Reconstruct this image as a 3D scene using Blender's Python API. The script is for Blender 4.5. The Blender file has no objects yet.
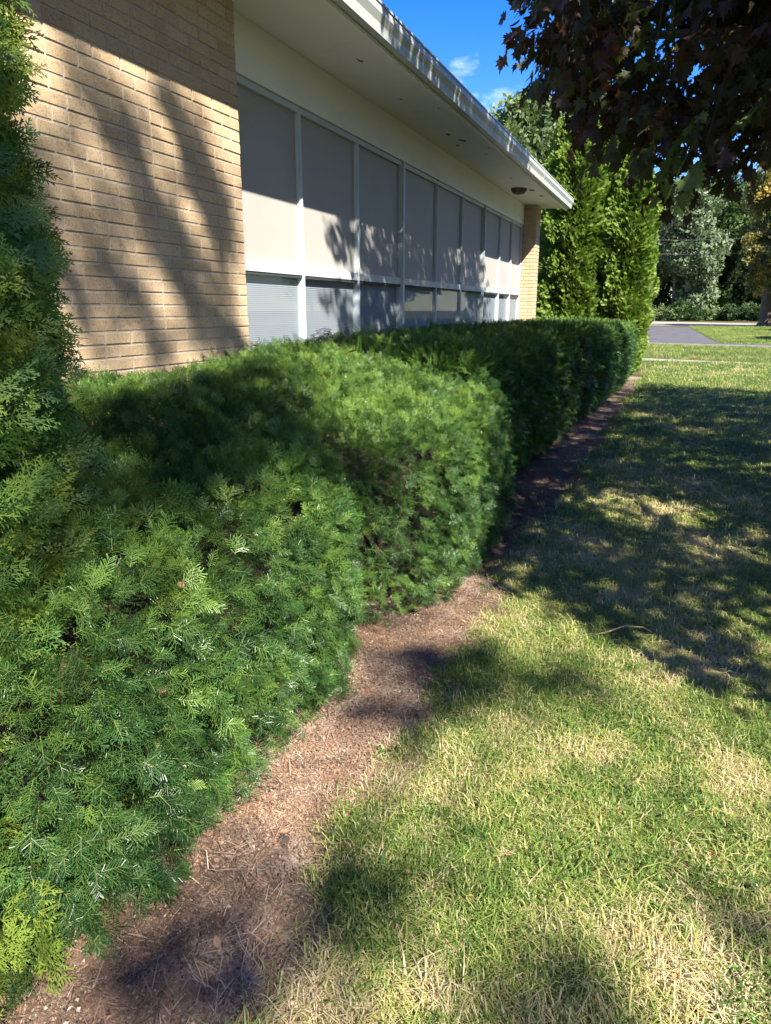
import bpy, math, random
import numpy as np
from mathutils import Vector, Matrix, noise as mnoise

# ------------------------------------------------------------------ camera, sky, sun, exposure
SC = bpy.context.scene
COL = SC.collection
CAM_H = 1.6
PITCH, YAW, FPX = 15.268, 21.133, 740.0
cam = bpy.data.cameras.new('camera'); cam_o = bpy.data.objects.new('camera', cam); COL.objects.link(cam_o)
cam.sensor_fit = 'VERTICAL'; cam.sensor_height = 24.0; cam.lens = FPX / 1024 * 24.0
cam.clip_start = 0.05; cam.clip_end = 2000
cam_o.location = (0, 0, CAM_H)
cam_o.rotation_euler = (math.radians(90 - PITCH), 0, math.radians(YAW))
SC.camera = cam_o

SUN = Vector((1.0, -0.95, 1.28)).normalized()
SUN_EL = math.asin(SUN.z); SUN_ROT = math.atan2(SUN.x, SUN.y)
w = bpy.data.worlds.new('World'); SC.world = w; w.use_nodes = True
nt = w.node_tree; nt.nodes.clear()
N = nt.nodes.new; L = nt.links.new
out = N('ShaderNodeOutputWorld'); bg = N('ShaderNodeBackground'); sky = N('ShaderNodeTexSky')
sky.sky_type = 'NISHITA'; sky.sun_disc = False; sky.sun_elevation = SUN_EL; sky.sun_rotation = SUN_ROT
sky.air_density = 1.0; sky.dust_density = 0.1; sky.ozone_density = 3.0
tc = N('ShaderNodeTexCoord'); mp = N('ShaderNodeMapping'); mp.inputs['Scale'].default_value = (2.2, 2.2, 5.0)
mp.inputs['Location'].default_value = (0.35, 0.1, 0.62)
cn = N('ShaderNodeTexNoise'); cn.inputs['Scale'].default_value = 1.6; cn.inputs['Detail'].default_value = 9; cn.inputs['Roughness'].default_value = 0.58
cr = N('ShaderNodeValToRGB'); cr.color_ramp.elements[0].position = 0.54; cr.color_ramp.elements[1].position = 0.74
mx = N('ShaderNodeMix'); mx.data_type = 'RGBA'; mx.inputs['B'].default_value = (7.5, 8.0, 8.6, 1)
L(tc.outputs['Generated'], mp.inputs['Vector']); L(mp.outputs[0], cn.inputs['Vector']); L(cn.outputs['Fac'], cr.inputs[0])
hs = N('ShaderNodeHueSaturation'); hs.inputs['Saturation'].default_value = 1.45; hs.inputs['Value'].default_value = .92; hs.inputs['Hue'].default_value = .522
L(sky.outputs[0], hs.inputs['Color'])
L(cr.outputs[0], mx.inputs['Factor']); L(hs.outputs[0], mx.inputs['A']); L(mx.outputs['Result'], bg.inputs['Color'])
bg.inputs['Strength'].default_value = 0.09
L(bg.outputs[0], out.inputs[0])

sun = bpy.data.lights.new('sun', 'SUN'); sun.energy = 5.0; sun.angle = math.radians(0.53); sun.color = (1.0, 0.93, 0.82)
sun_o = bpy.data.objects.new('sun', sun); COL.objects.link(sun_o)
sun_o.rotation_euler = SUN.to_track_quat('Z', 'Y').to_euler(); sun_o.location = (6, -8, 14)

SC.view_settings.view_transform = 'Standard'; SC.view_settings.look = 'None'
SC.view_settings.gamma = 1.0; SC.view_settings.use_curve_mapping = False
SC.view_settings.exposure = 1.74
SC.render.engine = 'CYCLES'
SC.cycles.max_bounces = 4; SC.cycles.diffuse_bounces = 3; SC.cycles.glossy_bounces = 2; SC.cycles.transmission_bounces = 3; SC.cycles.transparent_max_bounces = 6

rng = np.random.default_rng(7); random.seed(7)

# ------------------------------------------------------------------ helpers
def link(o, parent=None):
    COL.objects.link(o)
    if parent is not None: o.parent = parent
    return o
def tag(o, label=None, cat=None, group=None, kind=None):
    if label: o['label'] = label
    if cat: o['category'] = cat
    if group: o['group'] = group
    if kind: o['kind'] = kind
    return o
def empty(name, loc=(0, 0, 0)):
    o = bpy.data.objects.new(name, None); o.location = loc; o.empty_display_size = 0.2
    return link(o)
def mesh_obj(name, v, f, mat=None, parent=None, smooth=False, local=True):
    """v in world coordinates; converted to the parent's space."""
    me = bpy.data.meshes.new(name)
    v = np.asarray(v, float)
    if parent is not None and local:
        p = parent; off = np.zeros(3)
        while p is not None:
            off += np.array(p.location); p = p.parent
        v = v - off
    me.from_pydata(v.tolist(), [], [tuple(int(i) for i in q) for q in f])
    if mat: me.materials.append(mat)
    if smooth: me.polygons.foreach_set('use_smooth', [True] * len(me.polygons))
    me.update()
    return link(bpy.data.objects.new(name, me), parent)
class MB:
    def __init__(s): s.v = []; s.f = []
    def add(s, v, f):
        b = len(s.v); s.v += [tuple(p) for p in v]; s.f += [tuple(b + i for i in q) for q in f]; return s
    def box(s, x0, x1, y0, y1, z0, z1):
        return s.add([(x0,y0,z0),(x1,y0,z0),(x1,y1,z0),(x0,y1,z0),(x0,y0,z1),(x1,y0,z1),(x1,y1,z1),(x0,y1,z1)],
                     [(0,3,2,1),(4,5,6,7),(0,1,5,4),(1,2,6,5),(2,3,7,6),(3,0,4,7)])
    def tube(s, path, radii, n=8, cap=True, wob=0.0):
        path = [Vector(p) for p in path]; b = len(s.v); m = len(path)
        up = Vector((0.31, 0.87, 0.38))
        for i, p in enumerate(path):
            d = (path[min(i+1, m-1)] - path[max(i-1, 0)]).normalized()
            a = d.cross(up); a = a.normalized() if a.length > 1e-4 else d.orthogonal().normalized()
            c = d.cross(a)
            for k in range(n):
                t = 2*math.pi*k/n
                r = radii[i]*(1 + wob*math.sin(3*t + i*0.7) + wob*0.6*math.sin(5*t - i))
                s.v.append(tuple(p + a*(math.cos(t)*r) + c*(math.sin(t)*r)))
        for i in range(m-1):
            for k in range(n):
                k2 = (k+1) % n
                s.f.append((b+i*n+k, b+i*n+k2, b+(i+1)*n+k2, b+(i+1)*n+k))
        if cap:
            s.f.append(tuple(b+k for k in range(n))[::-1]); s.f.append(tuple(b+(m-1)*n+k for k in range(n)))
        return s
    def prism(s, prof, y0, y1):   # closed (x,z) profile extruded along y
        n = len(prof); b = len(s.v)
        s.v += [(x, y0, z) for x, z in prof] + [(x, y1, z) for x, z in prof]
        for i in range(n):
            j = (i+1) % n; s.f.append((b+i, b+j, b+n+j, b+n+i))
        s.f.append(tuple(b+i for i in range(n))[::-1]); s.f.append(tuple(b+n+i for i in range(n)))
        return s
    def obj(s, name, mat, parent=None, smooth=False): return mesh_obj(name, s.v, s.f, mat, parent, smooth)

def fbm(P, scale, seed=0.0, octv=2):
    o = Vector((seed*13.7, seed*7.1, seed*3.3)); r = np.empty(len(P))
    for i, p in enumerate(P):
        r[i] = mnoise.fractal(Vector(p)*scale + o, 1.0, 2.0, octv)
    return r
def vnorm(a): return a/np.maximum(np.linalg.norm(a, axis=-1, keepdims=True), 1e-9)
def quats(yax, zhint):
    """quaternions (wxyz) with local Y along yax and local Z towards zhint"""
    y = vnorm(yax); x = vnorm(np.cross(y, zhint)); z = np.cross(x, y)
    m = np.stack([x, y, z], axis=2)
    t = m[:,0,0]+m[:,1,1]+m[:,2,2]
    q = np.empty((len(y), 4))
    for i in range(len(y)):
        M = m[i]; tr = t[i]
        if tr > 0:
            s = math.sqrt(tr+1)*2; q[i] = (s/4, (M[2,1]-M[1,2])/s, (M[0,2]-M[2,0])/s, (M[1,0]-M[0,1])/s)
        elif M[0,0] > M[1,1] and M[0,0] > M[2,2]:
            s = math.sqrt(1+M[0,0]-M[1,1]-M[2,2])*2; q[i] = ((M[2,1]-M[1,2])/s, s/4, (M[0,1]+M[1,0])/s, (M[0,2]+M[2,0])/s)
        elif M[1,1] > M[2,2]:
            s = math.sqrt(1+M[1,1]-M[0,0]-M[2,2])*2; q[i] = ((M[0,2]-M[2,0])/s, (M[0,1]+M[1,0])/s, s/4, (M[1,2]+M[2,1])/s)
        else:
            s = math.sqrt(1+M[2,2]-M[0,0]-M[1,1])*2; q[i] = ((M[1,0]-M[0,1])/s, (M[0,2]+M[2,0])/s, (M[1,2]+M[2,1])/s, s/4)
    return q

_groups = {}
def scatter_group(templates):
    key = tuple(t.name for t in templates)
    if key in _groups: return _groups[key]
    g = bpy.data.node_groups.new('scatter', 'GeometryNodeTree')
    g.interface.new_socket('Geometry', in_out='INPUT', socket_type='NodeSocketGeometry')
    g.interface.new_socket('Geometry', in_out='OUTPUT', socket_type='NodeSocketGeometry')
    n = g.nodes.new; l = g.links.new
    gi = n('NodeGroupInput'); go = n('NodeGroupOutput')
    join = n('GeometryNodeJoinGeometry')
    for t in templates:
        oi = n('GeometryNodeObjectInfo'); oi.inputs['Object'].default_value = t
        ti = n('GeometryNodeGeometryToInstance')
        l(oi.outputs['Geometry'], ti.inputs[0]); l(ti.outputs[0], join.inputs[0])
    m2p = n('GeometryNodeMeshToPoints'); l(gi.outputs[0], m2p.inputs['Mesh'])
    iop = n('GeometryNodeInstanceOnPoints'); iop.inputs['Pick Instance'].default_value = True
    def attr(name, dt):
        a = n('GeometryNodeInputNamedAttribute'); a.data_type = dt; a.inputs['Name'].default_value = name; return a.outputs['Attribute']
    l(m2p.outputs[0], iop.inputs['Points']); l(join.outputs[0], iop.inputs['Instance'])
    l(attr('var', 'INT'), iop.inputs['Instance Index']); l(attr('rot', 'QUATERNION'), iop.inputs['Rotation']); l(attr('scl', 'FLOAT'), iop.inputs['Scale'])
    l(iop.outputs[0], go.inputs[0])
    _groups[key] = g; return g
def scatter(name, P, q, scl, tint, templates, parent=None, kind='stuff'):
    P = np.asarray(P, float); n = len(P)
    if parent is not None: P = P - np.array(parent.location)
    me = bpy.data.meshes.new(name); me.vertices.add(n); me.vertices.foreach_set('co', P.astype(np.float32).ravel())
    def at(nm, ty, val, fld='value'):
        a = me.attributes.new(nm, ty, 'POINT'); a.data.foreach_set(fld, val)
    at('rot', 'QUATERNION', q.astype(np.float32).ravel())
    at('scl', 'FLOAT', np.broadcast_to(np.asarray(scl, np.float32), (n,)).copy())
    at('tint', 'FLOAT', np.broadcast_to(np.asarray(tint, np.float32), (n,)).copy())
    at('var', 'INT', rng.integers(0, len(templates), n).astype(np.int32))
    me.update()
    o = link(bpy.data.objects.new(name, me), parent)
    md = o.modifiers.new('scatter', 'NODES'); md.node_group = scatter_group(templates)
    if kind: o['kind'] = kind
    return o
def template(name, v, f, mat, smooth=False):
    me = bpy.data.meshes.new(name); me.from_pydata([tuple(p) for p in v], [], f); me.materials.append(mat)
    if smooth: me.polygons.foreach_set('use_smooth', [True]*len(me.polygons))
    me.update(); return bpy.data.objects.new(name, me)

# ------------------------------------------------------------------ materials
def newmat(name):
    m = bpy.data.materials.new(name); m.use_nodes = True; nt = m.node_tree
    return m, nt, nt.nodes['Principled BSDF'], nt.nodes['Material Output']
def ramp(nt, stops):
    r = nt.nodes.new('ShaderNodeValToRGB'); e = r.color_ramp.elements
    while len(e) > 1: e.remove(e[-1])
    e[0].position = stops[0][0]; e[0].color = (*stops[0][1], 1)
    for p, c in stops[1:]:
        k = e.new(p); k.color = (*c, 1)
    return r
def noise(nt, scale, detail=4, rough=0.55, coord='Object', stretch=None):
    t = nt.nodes.new('ShaderNodeTexCoord'); n = nt.nodes.new('ShaderNodeTexNoise')
    n.inputs['Scale'].default_value = scale; n.inputs['Detail'].default_value = detail; n.inputs['Roughness'].default_value = rough
    if stretch:
        mp = nt.nodes.new('ShaderNodeMapping'); mp.inputs['Scale'].default_value = stretch
        nt.links.new(t.outputs[coord], mp.inputs[0]); nt.links.new(mp.outputs[0], n.inputs['Vector'])
    else: nt.links.new(t.outputs[coord], n.inputs['Vector'])
    return n.outputs['Fac']
def mixc(nt, fac, a, b, blend='MIX'):
    m = nt.nodes.new('ShaderNodeMix'); m.data_type = 'RGBA'; m.blend_type = blend
    for s, v in (('Factor', fac), ('A', a), ('B', b)):
        if hasattr(v, 'is_output'): nt.links.new(v, m.inputs[s])
        elif s == 'Factor': m.inputs[s].default_value = v
        else: m.inputs[s].default_value = (*v, 1)
    return m.outputs['Result']
def bump(nt, h, strength, dist=0.01):
    b = nt.nodes.new('ShaderNodeBump'); b.inputs['Strength'].default_value = strength; b.inputs['Distance'].default_value = dist
    nt.links.new(h, b.inputs['Height']); return b.outputs['Normal']

def leaf_mat(name, stops, rough=0.45, trans=0.3, spec=0.4, tcol=None):
    m, nt, bs, out = newmat(name)
    a = nt.nodes.new('ShaderNodeAttribute'); a.attribute_type = 'INSTANCER'; a.attribute_name = 'tint'
    r = ramp(nt, stops); nt.links.new(a.outputs['Fac'], r.inputs[0])
    nt.links.new(r.outputs[0], bs.inputs['Base Color'])
    bs.inputs['Roughness'].default_value = rough; bs.inputs['Specular IOR Level'].default_value = spec
    if trans > 0:
        tr = nt.nodes.new('ShaderNodeBsdfTranslucent'); ms = nt.nodes.new('ShaderNodeMixShader'); ms.inputs[0].default_value = trans
        c = mixc(nt, 1.0, r.outputs[0], tcol or (1.5, 1.6, 0.7), 'MULTIPLY')
        nt.links.new(c, tr.inputs['Color']); nt.links.new(bs.outputs[0], ms.inputs[1]); nt.links.new(tr.outputs[0], ms.inputs[2])
        nt.links.new(ms.outputs[0], out.inputs['Surface'])
    return m
def simple(name, c, rough=0.6, var=0.0, vscale=6, bumps=0.0, bscale=60, spec=0.3, metal=0.0, stretch=None):
    m, nt, bs, out = newmat(name)
    bs.inputs['Roughness'].default_value = rough; bs.inputs['Specular IOR Level'].default_value = spec; bs.inputs['Metallic'].default_value = metal
    if var > 0:
        n = noise(nt, vscale, 5, 0.6, stretch=stretch)
        r = ramp(nt, [(0.3, tuple(x*(1-var) for x in c)), (0.7, tuple(min(x*(1+var*0.6), .95) for x in c))])
        nt.links.new(n, r.inputs[0]); nt.links.new(r.outputs[0], bs.inputs['Base Color'])
    else: bs.inputs['Base Color'].default_value = (*c, 1)
    if bumps > 0:
        nt.links.new(bump(nt, noise(nt, bscale, 4), bumps), bs.inputs['Normal'])
    return m

M = {}
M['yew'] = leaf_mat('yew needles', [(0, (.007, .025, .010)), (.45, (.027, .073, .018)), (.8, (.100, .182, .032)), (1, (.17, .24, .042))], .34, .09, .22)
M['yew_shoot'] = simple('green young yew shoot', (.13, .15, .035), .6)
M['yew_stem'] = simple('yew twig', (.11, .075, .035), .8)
M['thuja'] = leaf_mat('arborvitae scale leaves', [(0, (.018, .055, .020)), (.45, (.055, .125, .026)), (1, (.23, .29, .04))], .5, .14, .3)
M['thuja_far'] = leaf_mat('golden green arborvitae leaves', [(0, (.040, .09, .016)), (.5, (.115, .20, .03)), (1, (.20, .285, .045))], .5, .25, .35)
M['maple'] = leaf_mat('purple maple leaves', [(0, (.050, .022, .018)), (.35, (.058, .042, .022)), (.65, (.064, .072, .026)), (1, (.10, .15, .03))], .5, .38, .3, (1.5, 1.4, .45))
M['shade_leaf'] = leaf_mat('green shade tree leaves', [(0, (.04, .08, .02)), (1, (.08, .14, .03))], .45, .25, .4)
M['bg_dark'] = leaf_mat('dark green woodland leaves', [(0, (.020, .045, .014)), (.6, (.045, .085, .022)), (1, (.09, .14, .035))], .5, .25, .35)
M['bg_silver'] = leaf_mat('silvery poplar leaves', [(0, (.06, .095, .045)), (.6, (.12, .165, .085)), (1, (.20, .245, .15))], .5, .2, .35)
M['bg_green'] = leaf_mat('pale green tree leaves', [(0, (.07, .11, .045)), (1, (.16, .21, .085))], .5, .25, .35)
M['bg_yellow'] = leaf_mat('yellowing tree leaves', [(0, (.05, .07, .02)), (.5, (.12, .13, .035)), (.8, (.28, .21, .05)), (1, (.42, .27, .07))], .5, .3, .35)
M['grass'] = leaf_mat('grass blades', [(0, (.055, .11, .022)), (.35, (.15, .235, .042)), (.6, (.31, .33, .09)), (.8, (.47, .40, .19)), (1, (.55, .46, .28))], .5, .25, .35, (1.2, 1.2, .7))
M['weed'] = leaf_mat('broadleaf weed', [(0, (.06, .14, .02)), (1, (.13, .26, .035))], .45, .25, .4)
M['needles'] = leaf_mat('dry fallen needles', [(0, (.060, .043, .034)), (.5, (.195, .122, .080)), (.8, (.33, .205, .128)), (1, (.43, .36, .27))], .7, 0, .2)
M['bark'] = simple('grey brown bark', (.12, .095, .07), .9, .4, 9, .9, 24, stretch=(1, 1, .25))
M['core'] = simple('inner yew twigs in shade tone', (.022, .018, .011), .95, .5, 30, .8, 60)  # twig colour darkened to stand in for shade inside the yews
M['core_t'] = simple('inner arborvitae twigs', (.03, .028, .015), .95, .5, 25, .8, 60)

# brick
def brick_mat():
    m, nt, bs, out = newmat('buff brick')
    oi = nt.nodes.new('ShaderNodeObjectInfo'); geo = nt.nodes.new('ShaderNodeNewGeometry')
    add = nt.nodes.new('ShaderNodeMath'); add.operation = 'ADD'
    nt.links.new(oi.outputs['Random'], add.inputs[0]); nt.links.new(geo.outputs['Random Per Island'], add.inputs[1])
    fr = nt.nodes.new('ShaderNodeMath'); fr.operation = 'FRACT'; nt.links.new(add.outputs[0], fr.inputs[0])
    r = ramp(nt, [(0, (.43, .318, .198)), (.3, (.465, .348, .220)), (.65, (.49, .368, .235)), (.9, (.515, .39, .255)), (1, (.41, .30, .185))])
    nt.links.new(fr.outputs[0], r.inputs[0])
    tco = nt.nodes.new('ShaderNodeTexCoord'); vo = nt.nodes.new('ShaderNodeVectorMath'); vo.operation = 'ADD'
    cx = nt.nodes.new('ShaderNodeCombineXYZ')
    mul = nt.nodes.new('ShaderNodeMath'); mul.operation = 'MULTIPLY'; mul.inputs[1].default_value = 37
    nt.links.new(oi.outputs['Random'], mul.inputs[0]); nt.links.new(mul.outputs[0], cx.inputs[0])
    nt.links.new(tco.outputs['Object'], vo.inputs[0]); nt.links.new(cx.outputs[0], vo.inputs[1])
    n1 = nt.nodes.new('ShaderNodeTexNoise'); n1.inputs['Scale'].default_value = 95; n1.inputs['Detail'].default_value = 3; nt.links.new(vo.outputs[0], n1.inputs['Vector'])
    s = ramp(nt, [(.32, (.66, .60, .54)), (.46, (1, 1, 1)), (.7, (1.08, 1.08, 1.05))]); nt.links.new(n1.outputs['Fac'], s.inputs[0])
    nt.links.new(mixc(nt, .9, r.outputs[0], s.outputs[0], 'MULTIPLY'), bs.inputs['Base Color'])
    bs.inputs['Roughness'].default_value = .85; bs.inputs['Specular IOR Level'].default_value = .2
    nt.links.new(bump(nt, n1.outputs['Fac'], .5, .004), bs.inputs['Normal'])
    return m
M['brick'] = brick_mat()
M['mortar'] = simple('grey mortar', (.43, .375, .31), .95, .15, 20, .5, 90)
M['soil_wall'] = simple('concrete base', (.35, .33, .30), .9, .15, 8)
def painted(name, c, stain, sc, rough=.5, th=(.62, .78), stretch=None):
    m, nt, bs, out = newmat(name)
    n = noise(nt, sc, 6, .65, stretch=stretch); r = ramp(nt, [(th[0], (0, 0, 0)), (th[1], (1, 1, 1))]); nt.links.new(n, r.inputs[0])
    nt.links.new(mixc(nt, r.outputs[0], c, stain), bs.inputs['Base Color'])
    bs.inputs['Roughness'].default_value = rough; bs.inputs['Specular IOR Level'].default_value = .35
    return m
M['soffit'] = painted('cream soffit paint', (.84, .83, .77), (.68, .66, .60), 2.5, .55, (.55, .85))
M['band'] = painted('cream header paint', (.82, .83, .82), (.73, .72, .68), 3.0, .5, (.5, .85), (1, .6, 1.6))
M['gutter'] = painted('weathered off white gutter', (.52, .56, .53), (.38, .41, .39), 4.0, .4, (.5, .8), (1, .4, 1.5))
M['peel'] = simple('bare weathered patch', (.20, .18, .15), .9)
M['roof'] = simple('grey roofing', (.2, .2, .19), .9, .2, 10)
M['alu'] = painted('pale painted aluminium frame', (.47, .53, .55), (.38, .42, .43), 7, .38, (.55, .85))
M['shade_strip'] = simple('painted shade under bar', (.04, .045, .045), .7)  # dark strip standing in for the shade below the transom bar
M['panel'] = painted('tan roller shade', (.375, .362, .335), (.33, .318, .295), 1.2, .55, (.35, .8))
M['lamp_brown'] = simple('rusty brown fixture', (.16, .11, .07), .6, .4, 30)
M['room'] = simple('dim room side wall', (.30, .31, .31), .8)
def glass_mat(name, refl=.06):
    m, nt, bs, out = newmat(name); nt.nodes.remove(bs)
    tr = nt.nodes.new('ShaderNodeBsdfTransparent'); tr.inputs[0].default_value = (.90, .93, .94, 1)
    gl = nt.nodes.new('ShaderNodeBsdfGlossy'); gl.inputs['Roughness'].default_value = .02
    geo = nt.nodes.new('ShaderNodeNewGeometry'); dot = nt.nodes.new('ShaderNodeVectorMath'); dot.operation = 'DOT_PRODUCT'
    nt.links.new(geo.outputs['Incoming'], dot.inputs[0]); nt.links.new(geo.outputs['Normal'], dot.inputs[1])
    def mth(op, a, b=None):
        k = nt.nodes.new('ShaderNodeMath'); k.operation = op
        for i, x in enumerate((a, b)):
            if x is None: continue
            if hasattr(x, 'is_output'): nt.links.new(x, k.inputs[i])
            else: k.inputs[i].default_value = x
        return k.outputs[0]
    fac = mth('ADD', mth('MULTIPLY', mth('POWER', mth('SUBTRACT', 1.0, mth('ABSOLUTE', dot.outputs['Value'])), 5.0), .30), .045)   # Schlick, the same from both sides
    ms = nt.nodes.new('ShaderNodeMixShader'); nt.links.new(fac, ms.inputs[0])
    nt.links.new(tr.outputs[0], ms.inputs[1]); nt.links.new(gl.outputs[0], ms.inputs[2]); nt.links.new(ms.outputs[0], out.inputs[0])
    return m
M['glass'] = glass_mat('window glass')
M['blind'] = simple('grey blind slat', (.26, .28, .31), .55)

def ground_mat():
    m, nt, bs, out = newmat('lawn thatch and turf')
    n1 = noise(nt, .9, 5, .6); n2 = noise(nt, 14, 6, .65); n3 = noise(nt, 160, 3, .6)
    r1 = ramp(nt, [(.35, (.070, .075, .034)), (.55, (.105, .095, .05)), (.72, (.15, .122, .075))]); nt.links.new(n1, r1.inputs[0])
    r2 = ramp(nt, [(.3, (.55, .60, .45)), (.5, (.9, .95, .8)), (.7, (1.35, 1.25, 1.15))]); nt.links.new(n2, r2.inputs[0])
    c = mixc(nt, 1, r1.outputs[0], r2.outputs[0], 'MULTIPLY')
    r3 = ramp(nt, [(.35, (.5, .5, .45)), (.65, (1.35, 1.3, 1.2))]); nt.links.new(n3, r3.inputs[0])
    nt.links.new(mixc(nt, .8, c, r3.outputs[0], 'MULTIPLY'), bs.inputs['Base Color'])
    bs.inputs['Roughness'].default_value = .95; bs.inputs['Specular IOR Level'].default_value = .1
    nt.links.new(bump(nt, n3, .8, .01), bs.inputs['Normal']); return m
def bed_mat():
    m, nt, bs, out = newmat('dry bed soil with needles')
    n1 = noise(nt, 2.6, 5, .6); n2 = noise(nt, 38, 5, .7); n3 = noise(nt, 190, 3, .6)
    r1 = ramp(nt, [(.36, (.28, .24, .205)), (.52, (.295, .24, .195)), (.68, (.26, .19, .14))]); nt.links.new(n1, r1.inputs[0])
    r2 = ramp(nt, [(.3, (.6, .58, .55)), (.7, (1.25, 1.22, 1.2))]); nt.links.new(n2, r2.inputs[0])
    c = mixc(nt, 1, r1.outputs[0], r2.outputs[0], 'MULTIPLY')
    r3 = ramp(nt, [(.35, (.6, .57, .55)), (.65, (1.25, 1.2, 1.2))]); nt.links.new(n3, r3.inputs[0])
    nt.links.new(mixc(nt, .8, c, r3.outputs[0], 'MULTIPLY'), bs.inputs['Base Color'])
    bs.inputs['Roughness'].default_value = .95; bs.inputs['Specular IOR Level'].default_value = .1
    nt.links.new(bump(nt, n3, .7, .006), bs.inputs['Normal']); return m
M['ground'] = ground_mat(); M['bed'] = bed_mat()
M['asphalt'] = simple('worn asphalt', (.105, .105, .112), .95, .35, 1.2, .4, 120, spec=.05)
M['concrete'] = simple('pale concrete', (.30, .262, .205), .9, .15, 4, .3, 80)
M['road'] = simple('pale dusty road', (.30, .27, .235), 1.0, .1, .3, spec=0.0)
M['wire'] = simple('grey cable', (.10, .10, .105), .7)
M['pole'] = simple('weathered pole wood', (.16, .12, .09), .9, .3, 8)
M['dry_leaf'] = simple('dry orange leaf', (.36, .15, .06), .6, .4, 40)
M['dry_leaf2'] = simple('dull brown leaf', (.27, .15, .085), .7, .4, 40)
M['clod'] = simple('dark soil clod', (.06, .045, .038), .95, .3, 60, .8, 120)
M['twig'] = simple('bleached twig', (.36, .26, .14), .8, .3, 40)

# ------------------------------------------------------------------ ground sheets
def sheet(name, poly, z, mat):
    o = mesh_obj(name, [(x, y, z) for x, y in poly], [tuple(range(len(poly)))], mat); o['kind'] = 'structure'; return o
sheet('ground', [(-900, -300), (900, -300), (900, 1500), (-900, 1500)], 0, M['ground'])
def bed_edge(y): return -0.76 - .10*math.exp(-((y-4.2)/1.1)**2) + .05*math.sin(y*2.1) + .03*math.sin(y*5.3+1) + .012*max(0, y-6)
# planting bed: a gently uneven sheet along the wall
ys = np.concatenate([np.arange(-1, 8, .06), np.arange(8, 19.6, .25)]); nx = 36
V = []; Fc = []
for y in ys:
    e = bed_edge(y)
    for i in range(nx):
        t = i/(nx-1); x = -2.775 + (e+2.775)*t
        h = .006 + .020*(mnoise.fractal(Vector((x*3, y*3, 1)), 1, 2, 3)*.5+.35)*min(1, (1-t)*6) + .008*(mnoise.noise(Vector((x*17, y*17, 4))))*min(1, (1-t)*8)
        V.append((x, y, max(h, .004)))
for j in range(len(ys)-1):
    for i in range(nx-1):
        a = j*nx+i; Fc.append((a, a+1, a+nx+1, a+nx))
bed = mesh_obj('planting_bed', V, Fc, M['bed'], smooth=True); bed['kind'] = 'structure'
def bed_z(x, y):
    e = bed_edge(y); t = (x+2.775)/(e+2.775)
    if t > 1: return 0.0
    return max(.004, .006 + .020*(mnoise.fractal(Vector((x*3, y*3, 1)), 1, 2, 3)*.5+.35)*min(1, (1-t)*6) + .008*(mnoise.noise(Vector((x*17, y*17, 4))))*min(1, (1-t)*8))

# concrete footpath across the lawn, a thin slab
def slab(name, p0, p1, wid, z0, z1, mat, n=1):
    d = Vector((p1[0]-p0[0], p1[1]-p0[1])); ln = d.length; d /= ln; nn = Vector((-d.y, d.x)); mb = MB()
    for k in range(n):
        a = k*ln/n + .006; b = (k+1)*ln/n - .006
        q = [(p0[0]+d.x*t+nn.x*s*wid/2, p0[1]+d.y*t+nn.y*s*wid/2) for t, s in ((a,-1),(b,-1),(b,1),(a,1))]
        mb.add([(x, y, z0) for x, y in q]+[(x, y, z1) for x, y in q], [(4,5,6,7),(0,1,5,4),(1,2,6,5),(2,3,7,6),(3,0,4,7)])
    o = mb.obj(name, mat); o['kind'] = 'structure'; return o
slab('footpath', (-9.0, 29.1), (22.0, 18.2), 1.15, -.05, .03, M['concrete'], 22)
# cross driveway, parking apron and the far road
sheet('driveway', [(-30, 48.2), (-3.0, 40.0), (4.2, 37.6), (60, 19.5), (60, 21.6), (4.6, 40.6), (1.75, 42.2), (.75, 78), (-4, 80), (-30, 90)], .006, M['asphalt'])
slab('kerb', (-30, 47.9), (60, 19.2), .30, -.05, .07, M['concrete'], 30)
sheet('road', [(-130, 158), (-6, 118), (11.5, 101), (150, 40), (150, 58), (9.6, 82), (-4.7, 87.5), (-130, 130)], .010, M['road'])

# ------------------------------------------------------------------ building
W, WW = -2.78, -3.06
bld = empty('school_building', (-2.92, 8, 0))
tag(bld, 'low buff brick building with a band of tan shaded windows and overhanging eave', 'building')
CH, BL, JT = .0677, .2032, .010
def brick_box(mb, x0, x1, y0, y1, z0, z1, bv=.003):
    # front (+x) edges eased
    mb.add([(x0,y0,z0),(x0,y1,z0),(x0,y1,z1),(x0,y0,z1),
            (x1-bv,y0,z0),(x1-bv,y1,z0),(x1-bv,y1,z1),(x1-bv,y0,z1),
            (x1,y0+bv,z0+bv),(x1,y1-bv,z0+bv),(x1,y1-bv,z1-bv),(x1,y0+bv,z1-bv)],
           [(8,9,10,11),(4,5,9,8),(5,6,10,9),(6,7,11,10),(7,4,8,11),(0,1,5,4),(1,2,6,5),(2,3,7,6),(3,0,4,7)])
WY1 = 4.575
wall = MB().box(WW-.25, W-.005, -3.0, WY1-.006, 0, 3.56).obj('brick_wall', M['mortar'], bld)
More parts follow.
